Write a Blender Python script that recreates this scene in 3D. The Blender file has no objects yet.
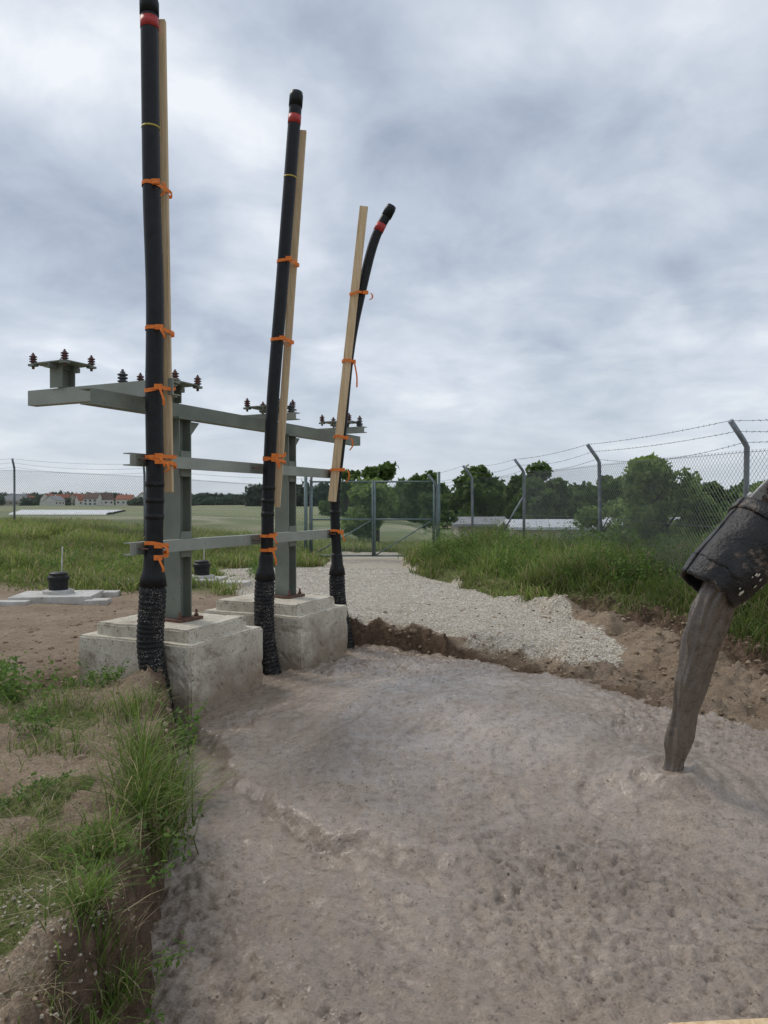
import bpy, math, random
import numpy as np
from mathutils import Vector, Matrix
random.seed(7); rng=np.random.default_rng(7)
scene=bpy.context.scene
# ------------------------------------------------------------ numpy noise
def _h(ix,iy,s):
    n=(ix*374761393+iy*668265263+s*974634777)&0xffffffff
    n=((n^(n>>13))*1274126177)&0xffffffff
    return ((n^(n>>16))&0xffff)/65535.0
def vn(x,y,s=0):
    x=np.asarray(x,float);y=np.asarray(y,float)
    ix=np.floor(x).astype(np.int64);iy=np.floor(y).astype(np.int64)
    fx=x-ix;fy=y-iy;fx=fx*fx*fx*(fx*(fx*6-15)+10);fy=fy*fy*fy*(fy*(fy*6-15)+10)
    a=_h(ix,iy,s);b=_h(ix+1,iy,s);c=_h(ix,iy+1,s);d=_h(ix+1,iy+1,s)
    return (a*(1-fx)+b*fx)*(1-fy)+(c*(1-fx)+d*fx)*fy
def fbm(x,y,s=0,o=4,g=0.5):
    x=np.asarray(x,float);y=np.asarray(y,float)
    t=0;a=1;n=0
    for i in range(o):
        t=t+a*(vn(x,y,s+i*17)*2-1);n+=a;a*=g
        x,y=(x*1.6-y*1.2)+3.1,(x*1.2+y*1.6)+1.7
    return t/n
def ss(a,b,x):
    t=np.clip((np.asarray(x,float)-a)/(b-a),0,1);return t*t*(3-2*t)
def sdf(poly,x,y):
    x=np.asarray(x,float);y=np.asarray(y,float)
    d=np.full(x.shape,1e9);ins=np.zeros(x.shape,bool);n=len(poly)
    for i in range(n):
        ax,ay=poly[i];bx,by=poly[(i+1)%n];ex,ey=bx-ax,by-ay
        t=np.clip(((x-ax)*ex+(y-ay)*ey)/(ex*ex+ey*ey),0,1)
        d=np.minimum(d,(x-ax-t*ex)**2+(y-ay-t*ey)**2)
        if ay!=by:
            c=((ay>y)!=(by>y))&(x<(bx-ax)*(y-ay)/(by-ay)+ax);ins^=c
    d=np.sqrt(d);return np.where(ins,-d,d)
PIT=[(-.75,1.5),(-.92,2.8),(-1.15,4.0),(-1.5,5.4),(-1.85,6.7),(-1.95,7.7),(-1.25,8.8),(-1.0,9.9),(-.75,10.05),(-.2,10.0),(.4,9.75),(1.0,9.25),(1.6,8.6),(2.15,7.75),(2.65,6.75),(3.05,6.0),(3.8,4.8),(4.2,3.2),(4.0,2.0),(2.2,1.9),(.5,1.5)]
RG=[(.5,20.6),(.9,17),(1.6,14.6),(2.35,12.9),(3.25,11.0),(3.8,9.3),(4.15,7.7),(4.6,6),(5.3,3),(5.6,-40),(400,-40),(400,20.6)]
GR=[(-3.9,17.6),(-3.3,15),(-2.4,12.6),(-1.2,11.0),(-.8,10.2),(0,9.85),(.6,9.5),(1.5,8.95),(2.1,8.15),(2.6,8.3),(2.9,9.3),(2.75,10.6),(2.2,12.0),(1.5,14.2),(.8,16.6),(.5,24),(-1.6,24),(-1.5,18.4)]
LOBE=[(-2.2,7.5),(-1.75,6.6),(-1.38,6.1),(-1.12,5.5),(-.75,4.85),(-.35,4.45),(.1,4.2),(.6,4.1),(1.2,4.2),(2.2,4.6),(6,5.4),(6,12),(-2,12)]
BLK=[(-2.18,7.64),(-1.36,9.34)]
def terr(x,y,full=False):
    x=np.asarray(x,float);y=np.asarray(y,float)
    wx=x+.10*fbm(x*1.3,y*1.3,5,3)+.055*fbm(x*6,y*6,8,3);wy=y+.10*fbm(x*1.3,y*1.3,6,3)+.055*fbm(x*6,y*6,9,3)
    dp=sdf(PIT,wx,wy)
    dr=sdf(RG,wx+.20*fbm(x*2.2,y*2.2,31,3),wy)
    z=.03*fbm(x*.7,y*.7,1,4)
    z=z+.74*ss(11,27,y)*ss(-1.5,-12,x)*(1-ss(40,110,y))
    z=z-1.2*ss(26,36,y)*ss(1,6,x)*(1-ss(70,160,y))
    r=ss(-.6,1.2,x)
    slope=ss(2.2,2.9,x)
    soft=ss(.5,1.4,x)*(1-slope)
    low=(-.13+.05*np.clip(dp,0,4)-.20*soft*ss(.55,.0,dp))*(1-slope)+(-.40+.17*np.clip(dp,0,4)**.9)*slope
    low=np.minimum(low,-.03*r)
    z=z*(1-r)+np.minimum(low+z,z)*r
    zr=.18-.10*ss(10,7.5,y)+.05*fbm(x*1.1,y*1.1,12,3)+.22*ss(0,3,-dr)*ss(30,10,y)
    k=ss(.13,-.05,dr)*ss(40,26,y)
    z=z*(1-k)+zr*k
    z=z+.13*np.exp(-((dr-.50)/.28)**2)*ss(13.5,11.5,y)*(.6+1.3*fbm(x*2.3,y*2.3,35,3))
    z=z-.30*np.exp(-(((x+3.25)/.75)**2+((y-7.1)/.8)**2))
    nb=ss(-.4,-1.1,x)*ss(8,6,y)
    z=z+nb*(.08*fbm(x*1.8,y*1.8,44,4)+.02)
    near=ss(40,16,y)
    z=z+near*.022*fbm(x*5,y*5,2,4)
    cut=ss(1.2,.1,np.abs(dr))*ss(13,11,y)+ss(.9,.1,np.abs(dp))
    cut=np.clip(cut+.8*slope*ss(0,.1,dr)*ss(9.5,8,y),0,1)*ss(-.02,.08,dp)
    z=z+cut*(.11*fbm(x*4.2,y*4.2,61,4)+.10*np.abs(fbm(x*10,y*10,63,3))-.03)
    wall=ss(-.10,.09,dp-.06*(1-r))
    z=-1.0*(1-wall)+z*wall
    if not full: return z
    gv=ss(.18,-.12,sdf(GR,wx+.25*fbm(x*1.6,y*1.6,71,3),wy+.25*fbm(x*1.6,y*1.6,72,3)))*ss(.10,.38,dp+.15*fbm(x*3,y*3,74,2))
    gl=ss(12.2,14.0,y+1.2*fbm(x*.6,y*.6,81,3)+.35*(x+4))*ss(60,30,y)
    gl=np.maximum(gl,ss(26,30,y))
    gnear=ss(-.8,-1.15,x)*ss(6.3,5.2,y)*ss(-.02,.12,fbm(x*1.3,y*1.3,91,3)+.02)
    gs=np.clip(np.maximum(np.maximum(gl,gnear),ss(.04,-.15,dr)),0,1)
    gs=gs*ss(.02,.25,dp)*(1-gv)
    ct=ss(.42,.14,np.abs(dr-.10))*ss(18,14,y)*(1-ss(0,-.25,dr))
    ct=np.maximum(ct,ss(.42,.02,dp)*.95*(1-.6*slope)*(1-.35*soft))
    ct=np.clip(np.maximum(ct,.8*np.exp(-(((x+3.2)/.8)**2+((y-7.1)/.9)**2))),0,1)
    return z,gv,gs,ct,dp,dr
# ------------------------------------------------------------ materials
def newmat(name):
    m=bpy.data.materials.new(name);m.use_nodes=True
    nt=m.node_tree;b=nt.nodes['Principled BSDF'];return m,nt,b
def N(nt,t,**k):
    n=nt.nodes.new(t)
    for a,v in k.items():setattr(n,a,v)
    return n
def ramp(nt,stops,fac=None):
    r=nt.nodes.new('ShaderNodeValToRGB');e=r.color_ramp.elements
    while len(e)<len(stops):e.new(.5)
    for i,(p,c) in enumerate(stops):
        e[i].position=p;e[i].color=(c[0],c[1],c[2],1) if not isinstance(c,(int,float)) else (c,c,c,1)
    if fac is not None:nt.links.new(fac,r.inputs[0])
    return r
def objco(nt):
    return nt.nodes.new('ShaderNodeTexCoord').outputs['Object']
def mix(nt,a,b,f,mode='MIX'):
    m=nt.nodes.new('ShaderNodeMix');m.data_type='RGBA';m.blend_type=mode
    for s,v in ((0,f),(6,a),(7,b)):
        if hasattr(v,'is_output'):nt.links.new(v,m.inputs[s])
        elif s==0:m.inputs[0].default_value=v
        else:m.inputs[s].default_value=(v[0],v[1],v[2],1)
    return m.outputs[2]
def mth(nt,op,a,b=0.0,clamp=False):
    m=nt.nodes.new('ShaderNodeMath');m.operation=op;m.use_clamp=clamp
    for i,v in ((0,a),(1,b)):
        if hasattr(v,'is_output'):nt.links.new(v,m.inputs[i])
        else:m.inputs[i].default_value=v
    return m.outputs[0]
def noise(nt,co,scale,detail=4,rough=.55,dist=0):
    n=N(nt,'ShaderNodeTexNoise');n.inputs['Scale'].default_value=scale;n.inputs['Detail'].default_value=detail
    n.inputs['Roughness'].default_value=rough;n.inputs['Distortion'].default_value=dist
    nt.links.new(co,n.inputs['Vector']);return n.outputs['Fac']
def bump(nt,b,h,strength=.4,dist=.02):
    n=N(nt,'ShaderNodeBump');n.inputs['Strength'].default_value=strength;n.inputs['Distance'].default_value=dist
    nt.links.new(h,n.inputs['Height']);nt.links.new(n.outputs[0],b.inputs['Normal']);return n
def simple(name,c1,c2,scale=8,rough=.6,metal=0,bs=.2,bd=.005,detail=5,lo=.35,hi=.65,stain=None,spec=.5):
    m,nt,b=newmat(name);co=objco(nt)
    f=noise(nt,co,scale,detail,.6);r=ramp(nt,[(lo,c1),(hi,c2)],f)
    out=r.outputs[0]
    if stain:
        f2=noise(nt,co,stain[1],6,.7);r2=ramp(nt,[(stain[2],0.0),(stain[2]+.08,1.0)],f2)
        out=mix(nt,out,stain[0],r2.outputs[0])
    nt.links.new(out,b.inputs['Base Color']);b.inputs['Roughness'].default_value=rough;b.inputs['Metallic'].default_value=metal
    b.inputs['Specular IOR Level'].default_value=spec
    if bs:bump(nt,b,noise(nt,co,scale*6,4,.6),bs,bd)
    return m
M={}
m,nt,b=newmat('ground_mat');co=objco(nt)
at=N(nt,'ShaderNodeAttribute',attribute_name='mask');sp=N(nt,'ShaderNodeSeparateColor');nt.links.new(at.outputs['Color'],sp.inputs[0])
nA=noise(nt,co,1.4,6,.6);nB=noise(nt,co,14,6,.7);nC=noise(nt,co,70,3,.6)
dirt=mix(nt,ramp(nt,[(.3,(.20,.14,.09)),(.5,(.32,.235,.16)),(.7,(.44,.34,.24))],nB).outputs[0],ramp(nt,[(.3,(.24,.17,.115)),(.7,(.46,.37,.27))],nA).outputs[0],.5)
dirt=mix(nt,dirt,ramp(nt,[(.4,(.5,.5,.5)),(.62,(1.15,1.15,1.15))],nC).outputs[0],.6,'MULTIPLY')
cutc=ramp(nt,[(.3,(.06,.04,.027)),(.55,(.15,.10,.065)),(.75,(.27,.195,.13))],nB).outputs[0]
vo=N(nt,'ShaderNodeTexVoronoi');vo.inputs['Scale'].default_value=42;nt.links.new(co,vo.inputs['Vector'])
vs=N(nt,'ShaderNodeSeparateColor');nt.links.new(vo.outputs['Color'],vs.inputs[0])
grv=ramp(nt,[(0,(.47,.41,.33)),(.5,(.66,.605,.51)),(1,(.80,.75,.66))],vs.outputs[0]).outputs[0]
grv=mix(nt,grv,ramp(nt,[(.25,(1.05,1.03,1)),(.55,(.78,.73,.65))],vo.outputs['Distance']).outputs[0],.7,'MULTIPLY')
grv=mix(nt,grv,(.40,.32,.235),ramp(nt,[(.54,0.0),(.70,.75)],nA).outputs[0])
gtx=ramp(nt,[(.3,(.07,.085,.025)),(.5,(.12,.14,.045)),(.72,(.25,.21,.11))],nB).outputs[0]
mpf=N(nt,'ShaderNodeMapping');mpf.inputs['Scale'].default_value=(.004,.022,1);nt.links.new(co,mpf.inputs['Vector'])
nF=noise(nt,mpf.outputs[0],1.6,3,.5)
fld=ramp(nt,[(.34,(.17,.20,.09)),(.45,(.27,.28,.15)),(.53,(.14,.18,.085)),(.62,(.38,.35,.24)),(.7,(.19,.22,.11))],nF).outputs[0]
sx=N(nt,'ShaderNodeSeparateXYZ');nt.links.new(co,sx.inputs[0])
ff=N(nt,'ShaderNodeMapRange');ff.inputs[1].default_value=26;ff.inputs[2].default_value=42;nt.links.new(sx.outputs[1],ff.inputs[0])
gtx=mix(nt,gtx,fld,ff.outputs[0])
edge=mth(nt,'SUBTRACT',nB,.5);edge=mth(nt,'MULTIPLY',edge,1.1)
def sharp(o):
    a=mth(nt,'ADD',o,edge);r=N(nt,'ShaderNodeMapRange');r.inputs[1].default_value=.35;r.inputs[2].default_value=.65;nt.links.new(a,r.inputs[0]);return r.outputs[0]
c=mix(nt,dirt,cutc,sharp(sp.outputs[2]));c=mix(nt,c,gtx,sharp(sp.outputs[1]));c=mix(nt,c,grv,sharp(sp.outputs[0]))
nt.links.new(c,b.inputs['Base Color']);b.inputs['Roughness'].default_value=.95;b.inputs['Specular IOR Level'].default_value=.2
hh=mth(nt,'ADD',mth(nt,'MULTIPLY',nC,.5),nB);hh=mth(nt,'SUBTRACT',hh,mth(nt,'MULTIPLY',vo.outputs['Distance'],sp.outputs[0]))
bump(nt,b,hh,.9,.04);M['ground']=m
# wet concrete: brown grey slurry with a water film
def wetmat(name,k=1.0,bd=.014,rl=.22,rh=.42,coat=.9,pit=True):
    m,nt,b=newmat(name);co=objco(nt)
    nA=noise(nt,co,.9,5,.6);nB=noise(nt,co,15,8,.72,.3);nC=noise(nt,co,70,5,.72);nD=noise(nt,co,2.2,5,.62,.8)
    c=ramp(nt,[(.28,(.225*k,.172*k,.128*k)),(.5,(.290*k,.226*k,.173*k)),(.72,(.355*k,.284*k,.224*k))],nA).outputs[0]
    c=mix(nt,c,ramp(nt,[(.36,(.42,.39,.35)),(.45,(.90,.89,.88)),(.56,(1.0,1.0,1.0)),(.68,(1.28,1.27,1.25))],nB).outputs[0],.8,'MULTIPLY')  # lows of the bump noise darkened: cavity shade put into the colour
    c=mix(nt,c,ramp(nt,[(.38,(.48,.45,.42)),(.47,(1.0,1.0,1.0)),(.64,(1.2,1.19,1.18))],nC).outputs[0],.6,'MULTIPLY')
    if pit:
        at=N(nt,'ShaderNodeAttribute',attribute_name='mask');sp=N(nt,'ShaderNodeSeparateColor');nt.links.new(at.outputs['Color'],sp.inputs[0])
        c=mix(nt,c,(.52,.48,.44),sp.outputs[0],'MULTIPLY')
    nt.links.new(c,b.inputs['Base Color'])
    rr=ramp(nt,[(.38,rl),(.62,rh)],nD).outputs[0];nt.links.new(rr,b.inputs['Roughness'])
    b.inputs['Specular IOR Level'].default_value=.5
    cw=ramp(nt,[(.44,coat),(.66,coat*.35)],nD).outputs[0];nt.links.new(cw,b.inputs['Coat Weight']);b.inputs['Coat Roughness'].default_value=.10;b.inputs['Coat IOR'].default_value=1.4
    hh=mth(nt,'ADD',mth(nt,'MULTIPLY',nC,.25),nB);bn=bump(nt,b,hh,1.0,bd*2)
    b2=N(nt,'ShaderNodeBump');b2.inputs['Strength'].default_value=.6;b2.inputs['Distance'].default_value=bd;nt.links.new(nB,b2.inputs['Height']);nt.links.new(b2.outputs[0],b.inputs['Coat Normal']);return m
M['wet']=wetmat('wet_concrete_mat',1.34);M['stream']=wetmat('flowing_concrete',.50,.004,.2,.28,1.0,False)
m,nt,b=newmat('cast_concrete');co=objco(nt)
nA=noise(nt,co,2.2,6,.6);nB=noise(nt,co,30,5,.7);sx=N(nt,'ShaderNodeSeparateXYZ');nt.links.new(co,sx.inputs[0])
c=ramp(nt,[(.3,(.46,.405,.315)),(.5,(.60,.545,.44)),(.7,(.68,.63,.53))],nA).outputs[0]
c=mix(nt,c,ramp(nt,[(.38,(.65,.62,.58)),(.5,(1,1,1))],nB).outputs[0],.6,'MULTIPLY')
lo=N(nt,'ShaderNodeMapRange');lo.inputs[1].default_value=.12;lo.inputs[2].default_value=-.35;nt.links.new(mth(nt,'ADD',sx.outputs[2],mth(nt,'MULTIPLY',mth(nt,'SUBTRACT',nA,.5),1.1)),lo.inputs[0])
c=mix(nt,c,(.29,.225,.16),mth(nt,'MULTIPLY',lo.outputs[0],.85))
nS=noise(nt,co,7,7,.72);c=mix(nt,c,(.27,.21,.15),ramp(nt,[(.55,0.0),(.64,.75)],nS).outputs[0])
vo=N(nt,'ShaderNodeTexVoronoi');vo.inputs['Scale'].default_value=22;nt.links.new(co,vo.inputs['Vector'])
pit=ramp(nt,[(.10,0.0),(.18,1.0)],vo.outputs['Distance']).outputs[0]
c=mix(nt,(.13,.105,.08),c,pit)
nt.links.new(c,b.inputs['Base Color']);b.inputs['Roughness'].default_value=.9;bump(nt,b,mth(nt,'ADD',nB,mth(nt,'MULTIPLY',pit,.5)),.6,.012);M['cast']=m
M['slab']=simple('slab_concrete',(.42,.40,.36),(.60,.58,.54),5,.9,stain=((.24,.21,.17),9,.58))
M['steel']=simple('painted_steel_grey_green',(.165,.185,.15),(.235,.255,.21),3,.6,0,.1,.002,stain=((.13,.115,.095),12,.62))
M['steel2']=simple('painted_steel_lighter',(.27,.29,.245),(.35,.37,.32),3,.6,0,.1,.002,stain=((.18,.165,.14),12,.62))
M['rust']=simple('rusty_steel',(.09,.045,.03),(.19,.10,.065),30,.85)
M['ins']=simple('insulator_brown',(.08,.03,.025),(.14,.055,.045),10,.35)
M['insg']=simple('insulator_dark_grey',(.05,.055,.06),(.09,.095,.10),10,.4)
M['black']=simple('black_cable_sheath',(.006,.0065,.007),(.013,.0135,.015),12,.45,stain=((.09,.075,.06),18,.66),spec=.3)
M['blackrib']=simple('black_plastic',(.010,.010,.011),(.02,.02,.02),12,.55,stain=((.09,.075,.06),14,.62),spec=.3)
m,nt,b=newmat('mesh_sleeve');co=objco(nt)
mp=N(nt,'ShaderNodeMapping');mp.inputs['Scale'].default_value=(62,62,70);nt.links.new(co,mp.inputs['Vector'])
vo=N(nt,'ShaderNodeTexVoronoi');vo.inputs['Scale'].default_value=1;vo.inputs['Randomness'].default_value=.8;nt.links.new(mp.outputs[0],vo.inputs['Vector'])
k=ramp(nt,[(.20,1.0),(.34,0.0)],vo.outputs['Distance']).outputs[0];k=mth(nt,'MULTIPLY',k,ramp(nt,[(.42,0.0),(.60,.9)],noise(nt,co,9,3)).outputs[0])
nt.links.new(mix(nt,(.012,.012,.013),(.40,.37,.32),k),b.inputs['Base Color']);b.inputs['Roughness'].default_value=.6;b.inputs['Specular IOR Level'].default_value=.3;M['sleeve']=m
M['red']=simple('red_band',(.35,.02,.02),(.5,.04,.03),20,.5)
M['yellow']=simple('yellow_band',(.42,.32,.04),(.5,.38,.06),20,.5)
M['orange']=simple('orange_strap',(.72,.16,.02),(.90,.26,.04),30,.7)
m,nt,b=newmat('pine_timber');co=objco(nt)
mp=N(nt,'ShaderNodeMapping');mp.inputs['Scale'].default_value=(30,30,1.3);nt.links.new(co,mp.inputs['Vector'])
g=noise(nt,mp.outputs[0],1.5,5,.6,.8)
nt.links.new(ramp(nt,[(.3,(.48,.32,.16)),(.55,(.70,.52,.31)),(.75,(.78,.62,.42))],g).outputs[0],b.inputs['Base Color']);b.inputs['Roughness'].default_value=.75;bump(nt,b,g,.2,.003);M['wood']=m
M['galv']=simple('galvanised_steel',(.17,.19,.21),(.27,.29,.31),10,.5,.4,.05,.001)
M['wire']=simple('fence_wire',(.20,.21,.22),(.28,.29,.30),10,.5,.4,0,.001)
M['gate']=simple('green_grey_gate_paint',(.12,.17,.17),(.18,.23,.22),8,.5,.2)
M['bark']=simple('bark',(.05,.038,.028),(.11,.085,.06),12,.9,0,.6,.03)
M['chute']=simple('dirty_white_chute_paint',(.44,.42,.39),(.66,.64,.61),4,.5,0,.3,.004,stain=((.10,.065,.045),7,.50))
M['rubber']=simple('black_chute_liner',(.010,.009,.009),(.026,.022,.020),7,.40,0,.8,.015,stain=((.17,.125,.09),5,.56),spec=.4)
M['white']=simple('white_film',(.6,.62,.62),(.75,.76,.76),2,.6,bs=0)
M['render']=simple('white_render_wall',(.62,.60,.56),(.72,.70,.66),1,.9,bs=0)
M['render2']=simple('beige_render_wall',(.42,.38,.30),(.5,.46,.38),1,.9,bs=0)
M['roofred']=simple('red_roof_tiles',(.26,.09,.055),(.36,.14,.085),1,.9,bs=0)
M['roofbrown']=simple('brown_roof_tiles',(.11,.07,.055),(.16,.10,.08),1,.9,bs=0)
M['roofgrey']=simple('grey_roof',(.20,.205,.21),(.30,.305,.31),1,.9,bs=0)
M['rooflight']=simple('light_sheet_roof',(.46,.47,.48),(.60,.61,.62),1,.7,bs=0)
M['glass']=simple('window_dark',(.03,.035,.045),(.05,.055,.06),1,.3,bs=0)
def folmat(name,tr=.45,rough=.55):
    m,nt,b=newmat(name);at=N(nt,'ShaderNodeAttribute',attribute_name='col')
    nt.links.new(at.outputs['Color'],b.inputs['Base Color']);b.inputs['Roughness'].default_value=rough
    b.inputs['Specular IOR Level'].default_value=.3
    if tr:
        t=N(nt,'ShaderNodeBsdfTranslucent');nt.links.new(at.outputs['Color'],t.inputs[0])
        ms=N(nt,'ShaderNodeMixShader');ms.inputs[0].default_value=tr
        nt.links.new(b.outputs[0],ms.inputs[1]);nt.links.new(t.outputs[0],ms.inputs[2])
        nt.links.new(ms.outputs[0],nt.nodes['Material Output'].inputs[0])
    return m
M['fol']=folmat('foliage')
M['stone']=folmat('stone',0.0,.9)
M['wetstone']=folmat('wet_stone',0.0,.35)
# ------------------------------------------------------------ mesh helpers
def trimesh(name,V,T,C=None,mat=None,smooth=False,parent=None,attr='col'):
    V=np.asarray(V,np.float32);T=np.asarray(T,np.int32)
    me=bpy.data.meshes.new(name);k=T.shape[1]
    me.vertices.add(len(V));me.vertices.foreach_set('co',V.ravel())
    me.loops.add(T.size);me.loops.foreach_set('vertex_index',T.ravel())
    me.polygons.add(len(T));me.polygons.foreach_set('loop_start',np.arange(0,T.size,k,dtype=np.int32));me.polygons.foreach_set('loop_total',np.full(len(T),k,np.int32))
    me.polygons.foreach_set('use_smooth',np.full(len(T),smooth))
    me.update(calc_edges=True);me.validate()
    if C is not None:
        a=me.color_attributes.new(attr,'FLOAT_COLOR','POINT')
        c=np.ones((len(V),4),np.float32);c[:,:C.shape[1]]=C;a.data.foreach_set('color',c.ravel())
    if mat:me.materials.append(mat)
    o=bpy.data.objects.new(name,me);scene.collection.objects.link(o)
    if parent:o.parent=parent
    return o
class MB:
    def __init__(s):s.v=[];s.f=[];s.m=[];s.sm=[]
    def add(s,v,f,mi=0,sm=False):
        o=len(s.v);s.v+=[tuple(p) for p in v];s.f+=[tuple(i+o for i in q) for q in f];s.m+=[mi]*len(f);s.sm+=[sm]*len(f)
    def box(s,c,d,mi=0,R=None):
        c=Vector(c);v=[]
        for a in (-1,1):
            for b_ in (-1,1):
                for e in (-1,1):
                    p=Vector((a*d[0]/2,b_*d[1]/2,e*d[2]/2));v.append(c+((R@p) if R else p))
        s.add(v,[(0,1,3,2),(4,6,7,5),(0,4,5,1),(2,3,7,6),(0,2,6,4),(1,5,7,3)],mi)
    def tube(s,P,r,n=10,mi=0,sm=True,caps=True):
        P=[Vector(p) for p in P];r=r if hasattr(r,'__len__') else [r]*len(P)
        v=[];up=Vector((0.02,1,0.03)).normalized()
        for i,p in enumerate(P):
            t=(P[min(i+1,len(P)-1)]-P[max(i-1,0)]).normalized()
            if i==0 and abs(t.dot(up))>.9:up=Vector((1,0,0))
            a=(up-t*up.dot(t)).normalized();up=a;b_=t.cross(a)
            for j in range(n):
                an=2*math.pi*j/n;v.append(p+(a*math.cos(an)+b_*math.sin(an))*r[i])
        f=[(i*n+j,i*n+(j+1)%n,(i+1)*n+(j+1)%n,(i+1)*n+j) for i in range(len(P)-1) for j in range(n)]
        s.add(v,f,mi,sm)
        if caps:
            o=len(s.v)-len(v);s.f+=[tuple(o+j for j in reversed(range(n))),tuple(o+(len(P)-1)*n+j for j in range(n))];s.m+=[mi]*2;s.sm+=[False]*2
    def lathe(s,c,prof,n=14,mi=0):
        s.tube([Vector(c)+Vector((0,0,z)) for r,z in prof],[r for r,z in prof],n,mi,False)
    def prof(s,p0,p1,pr,up=(0,0,1),mi=0):
        p0=Vector(p0);p1=Vector(p1);t=(p1-p0).normalized();up=Vector(up);up=(up-t*up.dot(t)).normalized();sd=t.cross(up)
        v=[p+sd*a+up*b_ for p in (p0,p1) for a,b_ in pr];n=len(pr)
        f=[(i,(i+1)%n,n+(i+1)%n,n+i) for i in range(n)]+[tuple(reversed(range(n))),tuple(range(n,2*n))]
        s.add(v,f,mi)
    def build(s,name,mats,parent=None,bevel=0,loc=None,rotz=0):
        me=bpy.data.meshes.new(name);me.from_pydata(s.v,[],s.f);me.update()
        for mm in mats:me.materials.append(mm)
        me.polygons.foreach_set('material_index',s.m);me.polygons.foreach_set('use_smooth',s.sm)
        o=bpy.data.objects.new(name,me);scene.collection.objects.link(o)
        if loc is not None:o.location=loc
        o.rotation_euler[2]=rotz
        if parent:o.parent=parent
        if bevel:
            bm=o.modifiers.new('b','BEVEL');bm.width=bevel;bm.segments=2;bm.limit_method='ANGLE'
        return o
def empty(name,loc=(0,0,0),rz=0):
    e=bpy.data.objects.new(name,None);e.empty_display_size=.2;e.location=loc;e.rotation_euler[2]=rz;scene.collection.objects.link(e);return e
def Hs(w,h,t=.012,f=.014):
    a,b_=w/2,h/2
    return [(-a,-b_),(a,-b_),(a,-b_+f),(t/2,-b_+f),(t/2,b_-f),(a,b_-f),(a,b_),(-a,b_),(-a,b_-f),(-t/2,b_-f),(-t/2,-b_+f),(-a,-b_+f)]
def Cs(w,h,t=.009):
    a,b_=w/2,h/2
    return [(-a,-b_),(a,-b_),(a,b_),(-a,b_),(-a,b_-t),(a-t,b_-t),(a-t,-b_+t),(-a,-b_+t)]
def catmull(P,per=10):
    P=[Vector(p) for p in P];P=[P[0]*2-P[1]]+P+[P[-1]*2-P[-2]];out=[]
    for i in range(1,len(P)-2):
        for k in range(per):
            t=k/per;a,b_,c,d=P[i-1:i+3]
            out.append(.5*((2*b_)+(c-a)*t+(2*a-5*b_+4*c-d)*t*t+(3*b_-a-3*c+d)*t**3))
    out.append(P[-2]);return out
# ------------------------------------------------------------ ground sheet
def axis(lo,hi,st,far_lo,far_hi):
    a=list(np.arange(lo,hi+1e-6,st));s=st;x=lo
    L=[]
    while x>far_lo:s*=1.13;x-=s;L.append(x)
    s=st;x=hi;Rr=[]
    while x<far_hi:s*=1.09;x+=s;Rr.append(x)
    return np.array(L[::-1]+a+Rr)
xs=axis(-5.2,5.6,.034,-3000,3000);ys=axis(1.3,13.5,.034,-60,4200)
X,Y=np.meshgrid(xs,ys);z,gv,gs,ct,dp,dr=terr(X,Y,True)
V=np.stack([X,Y,z],-1).reshape(-1,3);nx=len(xs);ny=len(ys)
idx=np.arange(nx*ny).reshape(ny,nx)
Q=np.stack([idx[:-1,:-1],idx[:-1,1:],idx[1:,1:],idx[1:,:-1]],-1).reshape(-1,4)
trimesh('ground',V,Q,np.stack([gv,gs,ct],-1).reshape(-1,3),M['ground'],True,attr='mask')
# ------------------------------------------------------------ fresh concrete
def conc(x,y):
    dl=sdf(LOBE,x+.12*fbm(x*2,y*2,101,3)+.05*fbm(x*8,y*8,102,3),y+.12*fbm(x*2,y*2,103,3)+.05*fbm(x*8,y*8,104,3))
    fade=ss(1.0,-.2,x)
    z=-.49+(.080*ss(.03,-.10,dl)*fade+.080*ss(.5,-.5,dl)*(1-fade))+.03*ss(0,-1.2,dl)
    z=z+.17*np.exp(-(((x-1.0)/1.6)**2+((y-6.8)/1.6)**2))+.14*np.exp(-(((x-2.0)/.55)**2+((y-5.1)/.55)**2))
    r=np.hypot(x-1.98,(y-5.06));th=np.arctan2(y-5.06,x-1.98)
    z=z+.050*np.exp(-((r-.16)/.045)**2)*(.7+.8*fbm(th*2,r*3,120,2))-.03*np.exp(-(r/.1)**2)
    rp=r+.20*fbm(x*1.3,y*1.3,111,3)
    z=z+.030*fbm(rp*7,th*1.6*np.minimum(r,3),115,3)*np.exp(-r*.15)+.015*np.sin(rp*15+3*fbm(x,y,116,2))*np.exp(-r*.7)+.014*np.sin(rp*6+1)*np.exp(-r*.22)
    z=z+.045*fbm(x*.9,y*.9,105,3)+.028*fbm(x*3.0,y*3.0,106,3)
    am=.30+.95*ss(-.25,.35,fbm(x*.8,y*.8,112,3))
    z=z+am*(.024*fbm(x*9,y*9,108,4,.64)+.022*np.abs(fbm(x*7,y*7,107,3,.6)))
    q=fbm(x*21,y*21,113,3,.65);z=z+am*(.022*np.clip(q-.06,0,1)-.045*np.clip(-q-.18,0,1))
    cav_shade=np.clip((-q-.18)*2.6,0,.7)*np.clip(am,0,1)  # painted shade for the small pits, goes into the colour mask
    return z,dl,cav_shade
xs=np.arange(-2.3,4.5,.014);ys=np.concatenate([np.arange(1.9,5.0,.013),np.arange(5.0,7.5,.018),np.arange(7.5,10.8,.027)])
X,Y=np.meshgrid(xs,ys);z,dl,cav_shade=conc(X,Y);nx=len(xs);ny=len(ys)
keep=(sdf(PIT,X,Y)<.30)
idx=np.arange(nx*ny).reshape(ny,nx)
Q=np.stack([idx[:-1,:-1],idx[:-1,1:],idx[1:,1:],idx[1:,:-1]],-1).reshape(-1,4);Q=Q[keep.ravel()[Q].all(1)]
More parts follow.
